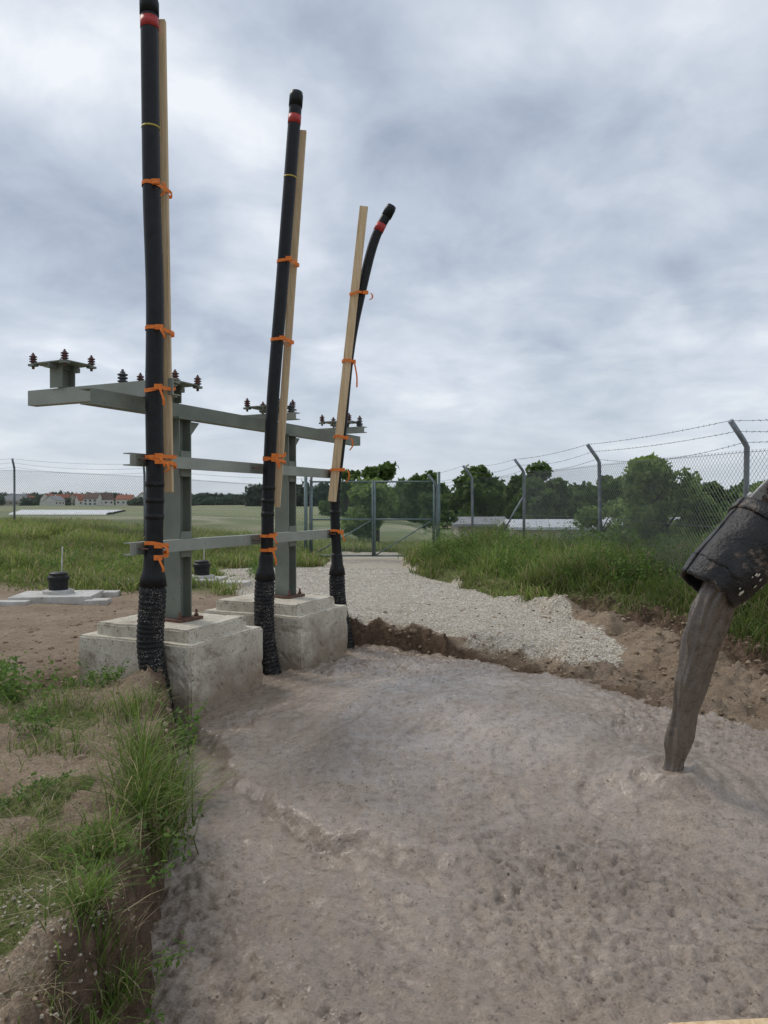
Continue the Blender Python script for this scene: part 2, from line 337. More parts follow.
dk=np.exp(-((dl-.03)/.035)**2)*.65*ss(.9,-.2,X)+.45*cav_shade+.15*ss(.0,.3,dl)*ss(1,-.2,X)  # mask paints cavity shade, plus darker lobe edge and lower zone
used=np.unique(Q);rm=-np.ones(nx*ny,int);rm[used]=np.arange(len(used))
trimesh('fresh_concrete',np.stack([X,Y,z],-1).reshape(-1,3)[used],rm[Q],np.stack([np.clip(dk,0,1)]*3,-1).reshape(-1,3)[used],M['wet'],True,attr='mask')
# ------------------------------------------------------------ footings
RZ=math.atan2(.907,.42)
import bmesh
def footing(cx,cy):
    me=bpy.data.meshes.new('concrete_footing');o=bpy.data.objects.new('concrete_footing',me);scene.collection.objects.link(o)
    bm=bmesh.new()
    for (sx,sy,z0,z1) in ((1.18,1.42,-1.0,.28),(.96,1.16,.24,.40)):
        g=bmesh.ops.create_cube(bm,size=1)
        for v in g['verts']:v.co=Vector((v.co.x*sx,v.co.y*sy,z0 if v.co.z<0 else z1))
    bmesh.ops.bevel(bm,geom=list(bm.edges),offset=.018,segments=2,affect='EDGES')
    bmesh.ops.subdivide_edges(bm,edges=[e for e in bm.edges if e.calc_length()>.3],cuts=30,use_grid_fill=True)
    bm.to_mesh(me);bm.free()
    n=len(me.vertices);co=np.zeros(n*3,np.float32);me.vertices.foreach_get('co',co);co=co.reshape(-1,3);s=cx*3
    chip=np.clip(fbm(co[:,0]*9+co[:,1]*7+s,co[:,2]*9,207,3)-.25,0,1)*.05
    for ax_,q in ((0,1),(1,0)):
        co[:,ax_]+=(.012*fbm(co[:,q]*5+s,co[:,2]*5,201+ax_,4)-chip)*np.sign(co[:,ax_])
    co[:,2]+=.010*fbm(co[:,0]*6,co[:,1]*6+s,204,4)
    me.vertices.foreach_set('co',co.ravel());me.update()
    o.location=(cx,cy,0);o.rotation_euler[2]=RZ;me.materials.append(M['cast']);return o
for c in BLK:footing(*c)
# ------------------------------------------------------------ steel support
S=empty('steel_cable_support',(-2.12,7.6,0),RZ)
mb=MB()
for x0 in (0,2.05):
    mb.prof((x0,0,.43),(x0,0,2.47),Hs(.20,.19,.012,.016),(1,0,0),0)
    mb.box((x0,0,.415),(.36,.36,.026),1)
    for a in (-.13,.13):
        for b_ in (-.13,.13):
            mb.tube([(x0+a,b_,.40),(x0+a,b_,.50)],.013,8,1);mb.tube([(x0+a,b_,.428),(x0+a,b_,.455)],.024,6,1)
    mb.box((x0,0,2.46),(.26,.26,.02),0)
    for zz in (2.0,1.18):mb.box((x0,-.105,zz),(.16,.014,.26),0)
    for sgn in (-1,1):
        mb.add([(x0+sgn*.10,-.006,2.45),(x0+sgn*.34,-.006,2.45),(x0+sgn*.10,-.006,2.2),(x0+sgn*.10,.006,2.45),(x0+sgn*.34,.006,2.45),(x0+sgn*.10,.006,2.2)],[(0,1,2),(3,5,4),(0,3,4,1),(1,4,5,2),(2,5,3,0)],0)
mb.build('columns',[M['steel'],M['rust']],S)
mb=MB()
mb.prof((-1.2,0,2.54),(4.05,0,2.54),Cs(.13,.14),mi=0)
for zz in (2.0,1.18):mb.prof((-.88,-.165,zz),(3.05,-.165,zz),Cs(.09,.115),mi=1)
mb.prof((-.5,1.5,2.692),(-.5,-.42,2.692),Cs(.11,.155),mi=1)
mb.prof((-.32,.9,2.69),(-.32,-.25,2.69),Cs(.06,.12),mi=0)
for x0 in (1.7,3.55):mb.prof((x0,.42,2.655),(x0,-.40,2.655),Cs(.10,.085),mi=1)
mb.build('beams',[M['steel'],M['steel2']],S)
def insul(mb,x,y,z,mi,s=1):
    p=[(.022*s,0)];zz=0
    for i in range(3):
        p+=[(.024*s,zz+.004),(.040*s,zz+.010*s),(.040*s,zz+.018*s),(.024*s,zz+.024*s)];zz+=.026*s
    p+=[(.020*s,zz+.002),(.020*s,zz+.012*s),(.010*s,zz+.014*s),(.010*s,zz+.03*s)]
    mb.lathe((x,y,z),p,12,mi)
mb=MB()
for (gx,gy,zb,zp) in ((-.5,1.06,2.772,3.01),(-.12,.0,2.615,2.79),(1.7,0,2.70,2.77),(3.55,0,2.70,2.77)):
    mb.prof((gx,gy,zb),(gx,gy,zp),Hs(.17,.17,.01,.012),(1,0,0),0)
    mb.box((gx,gy,zp+.006),(.36,.48,.012),0)
    mb.prof((gx-.2,gy,zp-.025),(gx+.2,gy,zp-.025),Cs(.06,.05),mi=0)
    for a in (-.17,.17):
        for b_ in (-.22,.22):
            insul(mb,gx+a,gy+b_,zp+.012,1,.95)
            mb.tube([(gx+a,gy+b_,zp-.05),(gx+a,gy+b_,zp)],.014,6,3)
            mb.box((gx+a,gy+b_,zp-.012),(.07,.07,.022),0)
for x,y in ((-.5,-.1),(-.5,.25)):insul(mb,x,y,2.772,2,1.25)
insul(mb,1.7,-.3,2.70,2,1.15);insul(mb,3.55,-.3,2.70,2,1.15)
mb.build('insulator_platforms',[M['steel'],M['ins'],M['insg'],M['rust']],S)
mb=MB()
for x0 in (-.68,1.11,2.89):
    for zz in (2.0,1.18):
        mb.box((x0,-.215,zz),(.26,.012,.09),0)
        for a in (-.11,.11):mb.tube([(x0+a,-.22,zz),(x0+a,-.33,zz)],.008,6,1)
mb.build('cable_clamps',[M['steel'],M['rust']],S)
# ------------------------------------------------------------ cables with timber splints
CAB=[dict(d=6.85,p=[(-2.02,-.75),(-2.08,-.30),(-2.166,.239),(-2.148,.70),(-2.129,1.257),(-2.12,1.905),(-2.125,2.553),(-2.115,3.479),(-2.14,4.405),(-2.15,5.33),(-2.155,6.0),(-2.157,6.22)],r=.080,bell=.93,
   pl=((-2.029,6.97,1.70),(-2.085,6.97,6.11)),w=.085,st=(4.516,3.2,2.66,2.03,1.98,1.21,1.10),red=6.0,yel=5.05),
 dict(d=8.46,p=[(-1.20,-.8),(-1.28,-.40),(-1.36,.034),(-1.372,.491),(-1.335,1.2),(-1.326,1.634),(-1.269,2.777),(-1.177,3.92),(-1.086,5.064),(-1.02,5.92),(-.995,6.24)],r=.072,bell=.82,
   pl=((-1.252,8.60,1.55),(-.939,8.60,5.90)),w=.085,st=(4.355,3.463,2.137,2.09,1.23,1.07),red=5.95,yel=5.3),
 dict(d=10.07,p=[(-.42,-.9),(-.50,-.4),(-.626,.28),(-.64,.824),(-.667,1.641),(-.585,2.457),(-.463,3.682),(-.30,4.5),(-.122,5.18),(.095,5.60)],r=.066,bell=.72,
   pl=((-.70,9.98,1.62),(-.27,9.98,5.58)),w=.11,st=(4.43,3.505,2.48,2.05,1.21),red=5.33,yel=5.38)]
for ci,c in enumerate(CAB):
    E=empty('power_cable')
    P=catmull([(x,c['d'],z) for x,z in c['p']],16)
    def at_z(z):
        for a,b_ in zip(P,P[1:]):
            if a.z<=z<=b_.z:return a.lerp(b_,(z-a.z)/max(1e-6,b_.z-a.z))
        return P[-1]
    up=[p for p in P if p.z>=c['bell']-.02];dn=[p for p in P if p.z<=c['bell']]
    mb=MB();mb.tube(up,c['r'],20,0)
    t=(P[-1]-P[-2]).normalized();mb.tube([P[-1]-t*.14,P[-1]-t*.02,P[-1]+t*.025,P[-1]+t*.035],[c['r']*1.08,c['r']*1.09,c['r']*.95,c['r']*.5],20,0)
    mb.build('cable_sheath',[M['black']],E)
    z0,z1=dn[0].z,c['bell'];n=150;L=[at_z(z0+(z1-z0)*i/n+1e-5) for i in range(n+1)];L[0]=dn[0]
    rr=[]
    for i,p in enumerate(L):
        dz=z1-p.z;base=c['r']+.012+(.030)*float(ss(.02,.16,dz));rr.append(base+(.0045*math.sin(p.z*2*math.pi/.045) if dz>.14 else (.004*math.sin(dz*160))))
    mb=MB();mb.tube(L,rr,28,0);mb.build('corrugated_sleeve',[M['sleeve']],E)
    mb=MB();a=at_z(z1+.16);b_=at_z(z1-.10)
    mb.tube([at_z(z1+.20),a,at_z(z1+.05),at_z(z1),b_],[c['r']+.003,c['r']+.010,c['r']+.014,c['r']+.03,c['r']+.048],24,0)
    for zz in (1.45,1.6,1.75):mb.tube([at_z(zz),at_z(zz+.05)],c['r']+.005,20,0)
    mb.build('shrink_collar',[M['blackrib']],E)
    mb=MB();mb.tube([at_z(c['red']-.05),at_z(c['red']+.05)],c['r']+.003,20,0)
    if ci<2:mb.tube([at_z(c['yel']-.008),at_z(c['yel']+.008)],c['r']+.003,20,1)
    mb.build('phase_band',[M['red'],M['yellow']],E)
    mb=MB();a,b_=[Vector(q) for q in c['pl']]
    w=c['w']/2;mb.prof(a,b_,[(-w,-.025),(w,-.025),(w,.025),(-w,.025)],(0,1,0));mb.build('timber_splint',[M['wood']],E,.003)
    mb=MB()
    for k,zz in enumerate(c['st']):
        pc=at_z(zz);tt=(zz-a.z)/(b_.z-a.z)
        pp=a.lerp(b_,min(max(tt,0),1)) if tt>0.02 else pc+Vector((.03,.12,0))
        dv=(pp-pc);dv.z=0;dv.normalize();nv=Vector((-dv.y,dv.x,0))
        tilt=random.uniform(-.3,.3);hw=.017;v=[];nseg=28;R0=c['r']+.008
        for j in range(nseg):
            an=2*math.pi*j/nseg;q=dv*math.cos(an)*R0+nv*math.sin(an)*(R0 if math.cos(an)<.1 else min(R0,w+.02))
            cc=pc if math.cos(an)<0 else pp
            p0=Vector((cc.x,cc.y,zz))+q+Vector((0,0,tilt*math.cos(an)*.15))
            v+=[p0+Vector((0,0,-hw)),p0+Vector((0,0,hw))]
        mb.add(v,[(2*j,2*((j+1)%nseg),2*((j+1)%nseg)+1,2*j+1) for j in range(nseg)])
        q=pc+Vector((.02,-R0-.015,0));mb.box((q.x+.05,q.y,zz),(.07,.03,.045))
        s=random.choice((-1,1)) if k else 1
        tl=random.choice((.05,.08,.12,.3));tp=[Vector((q.x+.08,q.y,zz)),Vector((q.x+.10+.03*s,q.y-.02,zz-.02)),Vector((q.x+.12+.02*s,q.y-.02,zz-.05-tl*.5)),Vector((q.x+.10,q.y-.01,zz-.05-tl))]
        v=[]
        for p in catmull(tp,5):v+=[p+Vector((-.010,0,0)),p+Vector((.010,.006,0))]
        mb.add(v,[(2*j,2*j+2,2*j+3,2*j+1) for j in range(len(v)//2-1)])
    o=mb.build('lashing_straps',[M['orange']],E);sm=o.modifiers.new('s','SOLIDIFY');sm.thickness=.003
# ------------------------------------------------------------ chute and stream
E=empty('concrete_chute',(2.27,5.0,1.10))
ax=Vector((.72,.10,.69)).normalized()
upv=Vector((0,0,1));upv=(upv-ax*upv.dot(ax)).normalized();sd=ax.cross(upv)
def trough(mb,s0,s1,r0,r1,th,mi,arc=250,n=48,steps=24,wob=0,tip=0,dent=0):
    v=[]
    for i in range(steps+1):
        s=s0+(s1-s0)*i/steps;r=r0+(r1-r0)*i/steps
        for j in range(n+1):
            an=math.radians(-90-arc/2+arc*j/n)
            ww=wob*float(fbm(s*6,j*.35,300+mi,3))
            lift=tip*(1+math.sin(an))*.5*(1-i/steps)+(wob*2.5*float(fbm(j*.5,3.3,333,3)) if i==0 else 0)
            for rr_ in (r+ww,r-th+ww):
                v.append(ax*(s+lift)+sd*math.cos(an)*rr_+upv*math.sin(an)*rr_)
    st=(n+1)*2;f=[]
    for i in range(steps):
        for j in range(n):
            a=i*st+j*2;f.append((a,a+st,a+st+2,a+2));f.append((a+1,a+3,a+st+3,a+st+1))
        a=i*st;f.append((a,a+1,a+st+1,a+st));a=i*st+n*2;f.append((a,a+st,a+st+1,a+1))
    for j in range(n):
        a=j*2;f.append((a,a+2,a+3,a+1));a=steps*st+j*2;f.append((a,a+1,a+3,a+2))
    mb.add(v,f,mi,True)
mb=MB()
trough(mb,-.10,.00,.200,.225,.02,0,354,steps=6,wob=.010,tip=-.05)
trough(mb,-.01,.50,.225,.255,.02,0,354,wob=.012)
trough(mb,.42,.51,.263,.265,.02,0,354,steps=3)
mb.build('rubber_end_section',[M['rubber']],E)
mb=MB();trough(mb,.46,2.6,.257,.28,.012,0,250,wob=.004)
for s in (.52,.64,1.4):trough(mb,s,s+.035,.282,.282,.028,0,250,steps=2)
for an in (-20,200):
    a=math.radians(an);mb.tube([ax*s+sd*math.cos(a)*.277+upv*math.sin(a)*.277 for s in (.53,2.6)],.018,8,0)
mb.build('steel_trough',[M['chute']],E)
mb=MB()
for i in range(150):
    s=random.uniform(-.08,.9);an=math.radians(random.uniform(-170,-10));r=.230+.055*max(0,s)
    c=ax*s+sd*math.cos(an)*r+upv*math.sin(an)*r;nn=(sd*math.cos(an)+upv*math.sin(an));q=random.uniform(.004,.014)
    t2=nn.cross(ax);pts=[]
    for j in range(7):
        a=2*math.pi*j/7;k=q*random.uniform(.6,1.3);pts.append(c+ax*math.cos(a)*k*1.8+t2*math.sin(a)*k)
    pts.append(c+nn*q*.45);mb.add(pts,[(j,(j+1)%7,7) for j in range(7)],0,True)
mb.build('crusted_splashes',[M['cast']],E)
mb=MB();v=[];n=16;st_=30
for i in range(st_+1):
    s=-.03+2.4*i/st_
    for j in range(n+1):
        an=math.radians(-90-62+124*j/n);rr_=.195
        v.append(ax*s+sd*math.cos(an)*rr_+upv*(math.sin(an)*rr_*.7+.02*float(fbm(s*7,j*.5,320,3))))
mb.add(v,[(i*(n+1)+j,(i+1)*(n+1)+j,(i+1)*(n+1)+j+1,i*(n+1)+j+1) for i in range(st_) for j in range(n)],0,True)
mb.build('concrete_in_chute',[M['stream']],E)
P=catmull([(2.38,5.0,1.14),(2.28,5.0,1.00),(2.21,5.01,.83),(2.15,5.02,.60),(2.10,5.03,.38),(2.065,5.04,.18),(2.035,5.05,-.02),(2.0,5.06,-.18),(1.985,5.06,-.27),(1.98,5.06,-.40)],20)
n=72;v=[]
for i,p in enumerate(P):
    t=i/(len(P)-1);r=.155-.098*min(1,t*1.2)**.8+.010*math.sin(t*31)*t+.09*max(0,(t-.86)/.14)**1.5
    for j in range(n):
        an=2*math.pi*j/n
        k=1+.22*float(fbm(math.cos(an)*2.2+5,math.sin(an)*2.2+t*3,401,3))+.16*float(fbm(math.cos(an)*5+9,math.sin(an)*5+t*4,402,3,.5))+.22*max(0,float(fbm(math.cos(an)*3+9,math.sin(an)*3+t*12,403,2))-.05)
        v.append(p+Vector((math.cos(an)*r*k,math.sin(an)*r*k*.75,0)))
mb=MB();mb.add(v,[(i*n+j,i*n+(j+1)%n,(i+1)*n+(j+1)%n,(i+1)*n+j) for i in range(len(P)-1) for j in range(n)],0,True)
mb.build('poured_concrete_stream',[M['stream']])
# ------------------------------------------------------------ fence
def wires(segs,r):
    A=np.array([s[0] for s in segs]);B=np.array([s[1] for s in segs]);t=B-A;t/=np.linalg.norm(t,axis=1,keepdims=True)
    ref=np.tile(np.array([[.3,.9,.1]]),(len(A),1));a=np.cross(t,ref);a/=np.linalg.norm(a,axis=1,keepdims=True);b_=np.cross(t,a)
    V=[]
    for P_ in (A,B):
        for k in range(3):
            an=2*math.pi*k/3;V.append(P_+(a*math.cos(an)+b_*math.sin(an))*r)
    V=np.stack(V,1).reshape(-1,3);base=np.arange(len(A))[:,None]*6
    T=np.concatenate([base+np.array([[k,(k+1)%3,3+(k+1)%3,3+k]]) for k in range(3)],0);return V,T
def link(p0,p1,z0a,z0b,H,pitch):
    p0=np.array(p0,float);p1=np.array(p1,float);L=np.linalg.norm(p1-p0);u=(p1-p0)/L;out=[]
    def pt(s,h):
        z=z0a+(z0b-z0a)*s/L+h;return (p0[0]+u[0]*s,p0[1]+u[1]*s,z)
    s=-H
    while s<L:
        a,b_=max(s,0),min(s+H,L)
        if b_>a+.01:
            out.append((pt(a,a-s),pt(b_,b_-s)));out.append((pt(a,H-(a-s)),pt(b_,H-(b_-s))))
        s+=pitch
    return out
def fence(posts,inward,name,H=2.0,pitch=.085,rw=.0028,rp=.036,strut=()):
    E=empty(name);mb=MB();zs=[float(terr(np.array([x]),np.array([y]))[0]) for x,y in posts];tips=[]
    for (x,y),z in zip(posts,zs):
        lx,ly=random.uniform(-.03,.03),random.uniform(-.03,.03)
        P=[(x,y,z-.2),(x+lx*.5,y,z+1.2),(x+lx,y+ly,z+H+.08),(x+lx+inward[0]*.06,y+ly+inward[1]*.06,z+H+.17),(x+lx+inward[0]*.28,y+ly+inward[1]*.28,z+H+.42)]
        mb.tube(P,rp,10,0);tips.append((P[2],P[4]))
    for i in strut:
        x,y=posts[i];z=zs[i];j=i+1 if i+1<len(posts) else i-1
        dx,dy=posts[j][0]-x,posts[j][1]-y;l=math.hypot(dx,dy);mb.tube([(x,y,z+1.5),(x+dx/l*1.2,y+dy/l*1.2,z)],.024,8,0)
    mb.build('posts',[M['galv']],E)
    segs=[]
    for i in range(len(posts)-1):segs+=link(posts[i],posts[i+1],zs[i]+.05,zs[i+1]+.05,H,pitch)
    V,T=wires(segs,rw);trimesh('chain_link_mesh',V,T,None,M['wire'],False,E)
    segs=[]
    for i in range(len(posts)-1):
        for h in (.06,1.0,H+.02):segs.append(((*posts[i],zs[i]+h),(*posts[i+1],zs[i+1]+h)))
        for k in (.18,.6,1.0):
            a=np.array(tips[i][0])*(1-k)+np.array(tips[i][1])*k;b_=np.array(tips[i+1][0])*(1-k)+np.array(tips[i+1][1])*k
            sg=random.uniform(.03,.14);n=14;pts=[a+(b_-a)*q/n-np.array([0,0,sg*4*(q/n)*(1-q/n)]) for q in range(n+1)]
            segs+=[(tuple(p),tuple(q)) for p,q in zip(pts,pts[1:])]
            nb=int(np.linalg.norm(b_-a)/.14)
            for q in range(nb):
                t=(q+.5)/nb;p=a+(b_-a)*t-np.array([0,0,sg*4*t*(1-t)]);e=rng.normal(size=3);e/=np.linalg.norm(e);segs.append((tuple(p-e*.02),tuple(p+e*.02)))
    V,T=wires(segs,.0036);trimesh('barbed_wire',V,T,None,M['wire'],False,E)
fence([(5.25,4.6),(4.75,9.7),(4.22,14.4),(3.56,18.8),(2.45,20.4),(1.50,21.0)],(-.9,-.25),'chain_link_fence',rw=.0026,strut=(3,))
fence([(-2.1,21.0),(-7.6,23.5),(-13.1,26.2),(-18.5,28.7),(-24,31.2)],(.2,-.9),'chain_link_fence',rw=.0036,pitch=.1)
E=empty('mesh_gate');mb=MB();gz=float(terr(np.array([-.3]),np.array([21.]))[0])
for x in (-2.05,-.32,-.26,1.42):mb.tube([(x,20.98,gz+.1),(x,20.98,gz+2.25)],.03,8,0)
for x in (-2.22,1.55):mb.tube([(x,20.98,gz-.2),(x,20.98,gz+2.5)],.05,10,0)
for x0,x1 in ((-2.05,-.32),(-.26,1.42)):
    for z in (.12,1.15,2.22):mb.tube([(x0,20.98,gz+z),(x1,20.98,gz+z)],.025,8,0)
    mb.tube([(x0,20.98,gz+.12),(x1,20.98,gz+1.15)],.018,8,0)
mb.build('gate_frame',[M['gate']],E)
segs=[]
for x0,x1 in ((-2.05,-.32),(-.26,1.42)):segs+=link((x0,20.98),(x1,20.98),gz+.12,gz+.12,2.1,.08)
V,T=wires(segs,.003);trimesh('gate_mesh',V,T,None,M['gate'],False,E)
# ------------------------------------------------------------ inspection shafts and slabs
def tz(x,y):return float(terr(np.array([float(x)]),np.array([float(y)]))[0])
def shaft(x,y,rz,parts,cap):
    z=tz(x,y);E=empty('inspection_shaft',(x,y,z),rz);mb=MB()
    for (a,b_,w,d,h) in parts:mb.box((a,b_,h/2-.04),(w,d,h+.08),0,Matrix.Rotation(random.uniform(-.12,.12),3,'Z'))
    mb.build('cover_slabs',[M['slab']],E,.012)
    mb=MB();cx,cy,ch=cap;mb.lathe((cx,cy,0),[(.15,ch),(.15,ch+.2),(.17,ch+.2),(.17,ch+.25),(.14,ch+.28),(.14,ch+.31),(.10,ch+.33)],22,0)
    mb.lathe((cx,cy,0),[(.24,ch-.03),(.24,ch+.03),(.2,ch+.04)],22,1)
    mb.build('shaft_cap',[M['blackrib'],M['slab']],E)
    mb=MB();mb.tube([(cx-.06,cy+.3,0),(cx-.03,cy+.3,.85)],.010,6,0);mb.build('marker_rod',[M['slab']],E)
shaft(-5.35,12.1,.1,[(0,0,1.25,.9,.10),(-.5,-.55,.5,.22,.06),(.55,.5,.6,.3,.07),(.75,-.4,.35,.3,.05)],(0,.05,.12))
shaft(-3.7,14.6,-.05,[(0,0,1.0,.8,.10),(-1.15,.1,.8,.5,.07),(-1.95,.3,.6,.35,.06),(.85,-.3,.55,.4,.07),(-.9,-.55,.9,.25,.05)],(.1,.0,.12))
mb=MB();mb.box((0,0,0),(1.5,.05,.10),0);mb.build('formwork_board',[M['wood']],None,.004,(1.62,2.28,-.045),math.radians(4))
mb=MB();mb.box((0,0,-.2),(.06,.05,.5),0);o=mb.build('timber_stake',[M['wood']],None,.004,(1.15,2.20,-.05))
# ------------------------------------------------------------ loose stones and clods
def icosa():
    p=(1+5**.5)/2;v=np.array([(-1,p,0),(1,p,0),(-1,-p,0),(1,-p,0),(0,-1,p),(0,1,p),(0,-1,-p),(0,1,-p),(p,0,-1),(p,0,1),(-p,0,-1),(-p,0,1)],float);v/=np.linalg.norm(v[0])
    f=np.array([(0,11,5),(0,5,1),(0,1,7),(0,7,10),(0,10,11),(1,5,9),(5,11,4),(11,10,2),(10,7,6),(7,1,8),(3,9,4),(3,4,2),(3,2,6),(3,6,8),(3,8,9),(4,9,5),(2,4,11),(6,2,10),(8,6,7),(9,8,1)]);return v,f
def stones(name,P,s,c0,c1,mat='stone'):
    v,f=icosa();n=len(P);sc=s[:,None,None]*rng.uniform(.5,1.2,(n,1,3))*np.array([1,1,.7])
    W=v[None]*sc*rng.uniform(.75,1.25,(n,12,1));a=rng.uniform(0,6.28,n);ca,sa=np.cos(a)[:,None],np.sin(a)[:,None]
    W=np.stack([W[...,0]*ca-W[...,1]*sa,W[...,0]*sa+W[...,1]*ca,W[...,2]],-1)+P[:,None,:]
    T=(f[None]+np.arange(n)[:,None,None]*12).reshape(-1,3)
    t=rng.uniform(0,1,(n,1));C=np.repeat((np.array(c0)*(1-t)+np.array(c1)*t),12,0)
    trimesh(name,W.reshape(-1,3),T,C,M[mat])
n=70000;x=rng.uniform(-4,3.2,n);y=8+10*rng.uniform(0,1,n)**1.5;z,gv,gs,ct,dp,dr=terr(x,y,True)
k=(gv>rng.uniform(.15,.95,n))&(dp>.10);x,y,z=x[k],y[k],z[k]
s=rng.uniform(.004,.016,len(x))*(1+.25*(y-8)/8);stones('gravel',np.stack([x,y,z+s*.2],-1),s,(.46,.40,.32),(.82,.77,.68))
n=38000;x=rng.uniform(-5,5.5,n);y=1.8+11*rng.uniform(0,1,n);z,gv,gs,ct,dp,dr=terr(x,y,True)
k=((ct+.10+.22*(dr<2.4)*(dr>0)*(y<11))*(1-.7*gv)>rng.uniform(0,1,n))&(dp>.03)&(gs<.7);x,y,z=x[k],y[k],z[k]
s=rng.uniform(.005,.018,len(x))*np.where(y<4,1,rng.choice([1,1,1,1,1.8,2.8],len(x)));stones('soil_clods',np.stack([x,y,z],-1),s,(.15,.105,.07),(.38,.29,.20))
n=1500;x=rng.uniform(-2.2,-1.0,n);y=rng.uniform(1.8,3.0,n);z,gv,gs,ct,dp,dr=terr(x,y,True);k=(dp>.06)&(fbm(x*1.5,y*1.5,501,2)>-.1);x,y,z=x[k],y[k],z[k]
s=rng.uniform(.003,.010,len(x));stones('crushed_stone',np.stack([x,y,z+s*.2],-1),s,(.30,.25,.19),(.52,.46,.37))
n=9000;x=rng.uniform(-1.9,4,n);y=2+8*rng.uniform(0,1,n)**1.4;k=sdf(PIT,x,y)<-.03;x,y=x[k],y[k];z,_,_=conc(x,y)
s=rng.uniform(.003,.009,len(x));stones('concrete_aggregate',np.stack([x,y,z-s*.15],-1),s,(.17,.13,.10),(.40,.32,.25),'wetstone')
# ------------------------------------------------------------ grass
def blades(P,h,w,lean,C,dirb=None):
    n=len(P);a=rng.uniform(0,2*np.pi,n) if dirb is None else dirb+rng.normal(0,.8,n);b_=rng.uniform(0,2*np.pi,n)
    D=np.stack([np.cos(a),np.sin(a),np.zeros(n)],-1);W=np.stack([np.cos(b_),np.sin(b_),np.zeros(n)],-1)
    V=[]
    for t,ww in ((0,1),(.4,.9),(.75,.6),(1,0)):
        cc=P+D*(lean*h*t*t)[:,None];cc=cc+np.stack([0*h,0*h,h*t*(1-.42*np.minimum(lean,1.4)*t)],-1)
        if ww:V+= [cc-W*(w*ww/2)[:,None],cc+W*(w*ww/2)[:,None]]
        else:V.append(cc)
    V=np.stack(V,1).reshape(-1,3);base=np.arange(n)[:,None]*7
    T=np.concatenate([base+np.array([t]) for t in ((0,1,3),(0,3,2),(2,3,5),(2,5,4),(4,5,6))],0)
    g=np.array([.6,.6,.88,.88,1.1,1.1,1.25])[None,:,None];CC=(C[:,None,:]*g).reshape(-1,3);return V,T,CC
def join(L):
    V=[];T=[];C=[];o=0
    for v,t,c in L:V.append(v);T.append(t+o);C.append(c);o+=len(v)
    return np.concatenate(V),np.concatenate(T),np.concatenate(C)
def gcol(n,a,b_,dry=.15,dc=(.48,.40,.22)):
    t=rng.uniform(0,1,(n,1));C=np.array(a)*(1-t)+np.array(b_)*t;k=rng.uniform(0,1,n)<dry;C[k]=np.array(dc)*rng.uniform(.6,1.1,(k.sum(),1));return C
GA,GB=(.11,.17,.035),(.25,.335,.08)
n=160000;x=rng.uniform(.6,10,n);y=5.5+20*rng.uniform(0,1,n)**1.15;z,gv,gs,ct,dp,dr=terr(x,y,True)
k=(dr<.06)&(x/y<.62)&(rng.uniform(0,1,n)<.5+.9*(fbm(x*.9,y*.9,601,3)+.3));x,y,z,dr=x[k],y[k],z[k],dr[k]
m_=len(x);cl=fbm(x*.8,y*.8,602,3);h=(.26+.50*np.clip(cl+.55,0,1.2))*rng.uniform(.5,1.25,m_)*(.45+.55*ss(0,-.7,dr))
C=gcol(m_,GA,GB,.17)*(1+.55*fbm(x*.5,y*.5,603,2))[:,None]
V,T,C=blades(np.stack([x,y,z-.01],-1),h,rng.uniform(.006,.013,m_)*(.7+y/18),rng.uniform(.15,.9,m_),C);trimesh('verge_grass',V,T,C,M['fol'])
n=150000;x=rng.uniform(-22,3.5,n);y=11.5+17*rng.uniform(0,1,n)**1.1;z,gv,gs,ct,dp,dr=terr(x,y,True)
k=(gs*1.1>rng.uniform(0,1,n))&(x/y>-.62)&(dr>0)&(fbm(x*.7,y*.7,611,3)>-.33);x,y,z=x[k],y[k],z[k]
m_=len(x);h=(.10+.20*np.clip(fbm(x*.6,y*.6,612,3)+.5+.6*ss(15,18,y),0,1.4))*rng.uniform(.5,1.3,m_)
C=gcol(m_,(.14,.195,.045),(.29,.36,.095),.20)*(1+.5*fbm(x*.35,y*.5,613,3))[:,None]
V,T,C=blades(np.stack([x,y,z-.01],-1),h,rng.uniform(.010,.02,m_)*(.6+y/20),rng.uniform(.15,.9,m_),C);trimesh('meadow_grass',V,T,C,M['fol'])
L=[];n=42000;x=rng.uniform(-4.2,-.75,n);y=1.6+5.6*rng.uniform(0,1,n);z,gv,gs,ct,dp,dr=terr(x,y,True)
k=(gs*1.05+.05>rng.uniform(0,1,n)*1.15)&(dp>.03);x,y,z,gs_=x[k],y[k],z[k],gs[k];m_=len(x)
h=(.025+.085*np.clip(fbm(x*1.7,y*1.7,622,3)+.45,0,1))*rng.uniform(.5,1.4,m_)
L.append(blades(np.stack([x,y,z-.005],-1),h,rng.uniform(.0025,.0055,m_),rng.uniform(.3,1.4,m_),gcol(m_,(.12,.18,.035),(.27,.35,.085),.32)))
for (tx,ty,rad,hh,nn) in ((-1.30,4.15,.15,.50,420),(-1.24,3.8,.13,.40,300),(-1.42,4.6,.16,.46,340),(-1.05,2.75,.12,.22,300),(-1.0,2.45,.10,.16,200),(-1.85,5.4,.2,.25,250),(-2.1,4.7,.3,.16,260),(-2.5,5.6,.35,.22,260),(-1.75,3.3,.3,.12,240),(-1.26,3.25,.12,.22,180)):
    px=tx+rng.normal(0,rad*.55,nn);py=ty+rng.normal(0,rad*.55,nn);pz=terr(px,py);pz=np.maximum(pz,-.25)
    L.append(blades(np.stack([px,py,pz-.01],-1),hh*rng.uniform(.35,1.15,nn),rng.uniform(.004,.008,nn),rng.uniform(.15,1.3,nn),gcol(nn,(.09,.155,.028),(.23,.32,.07),.14)))
V,T,C=join(L);trimesh('bank_grass',V,T,C,M['fol'])
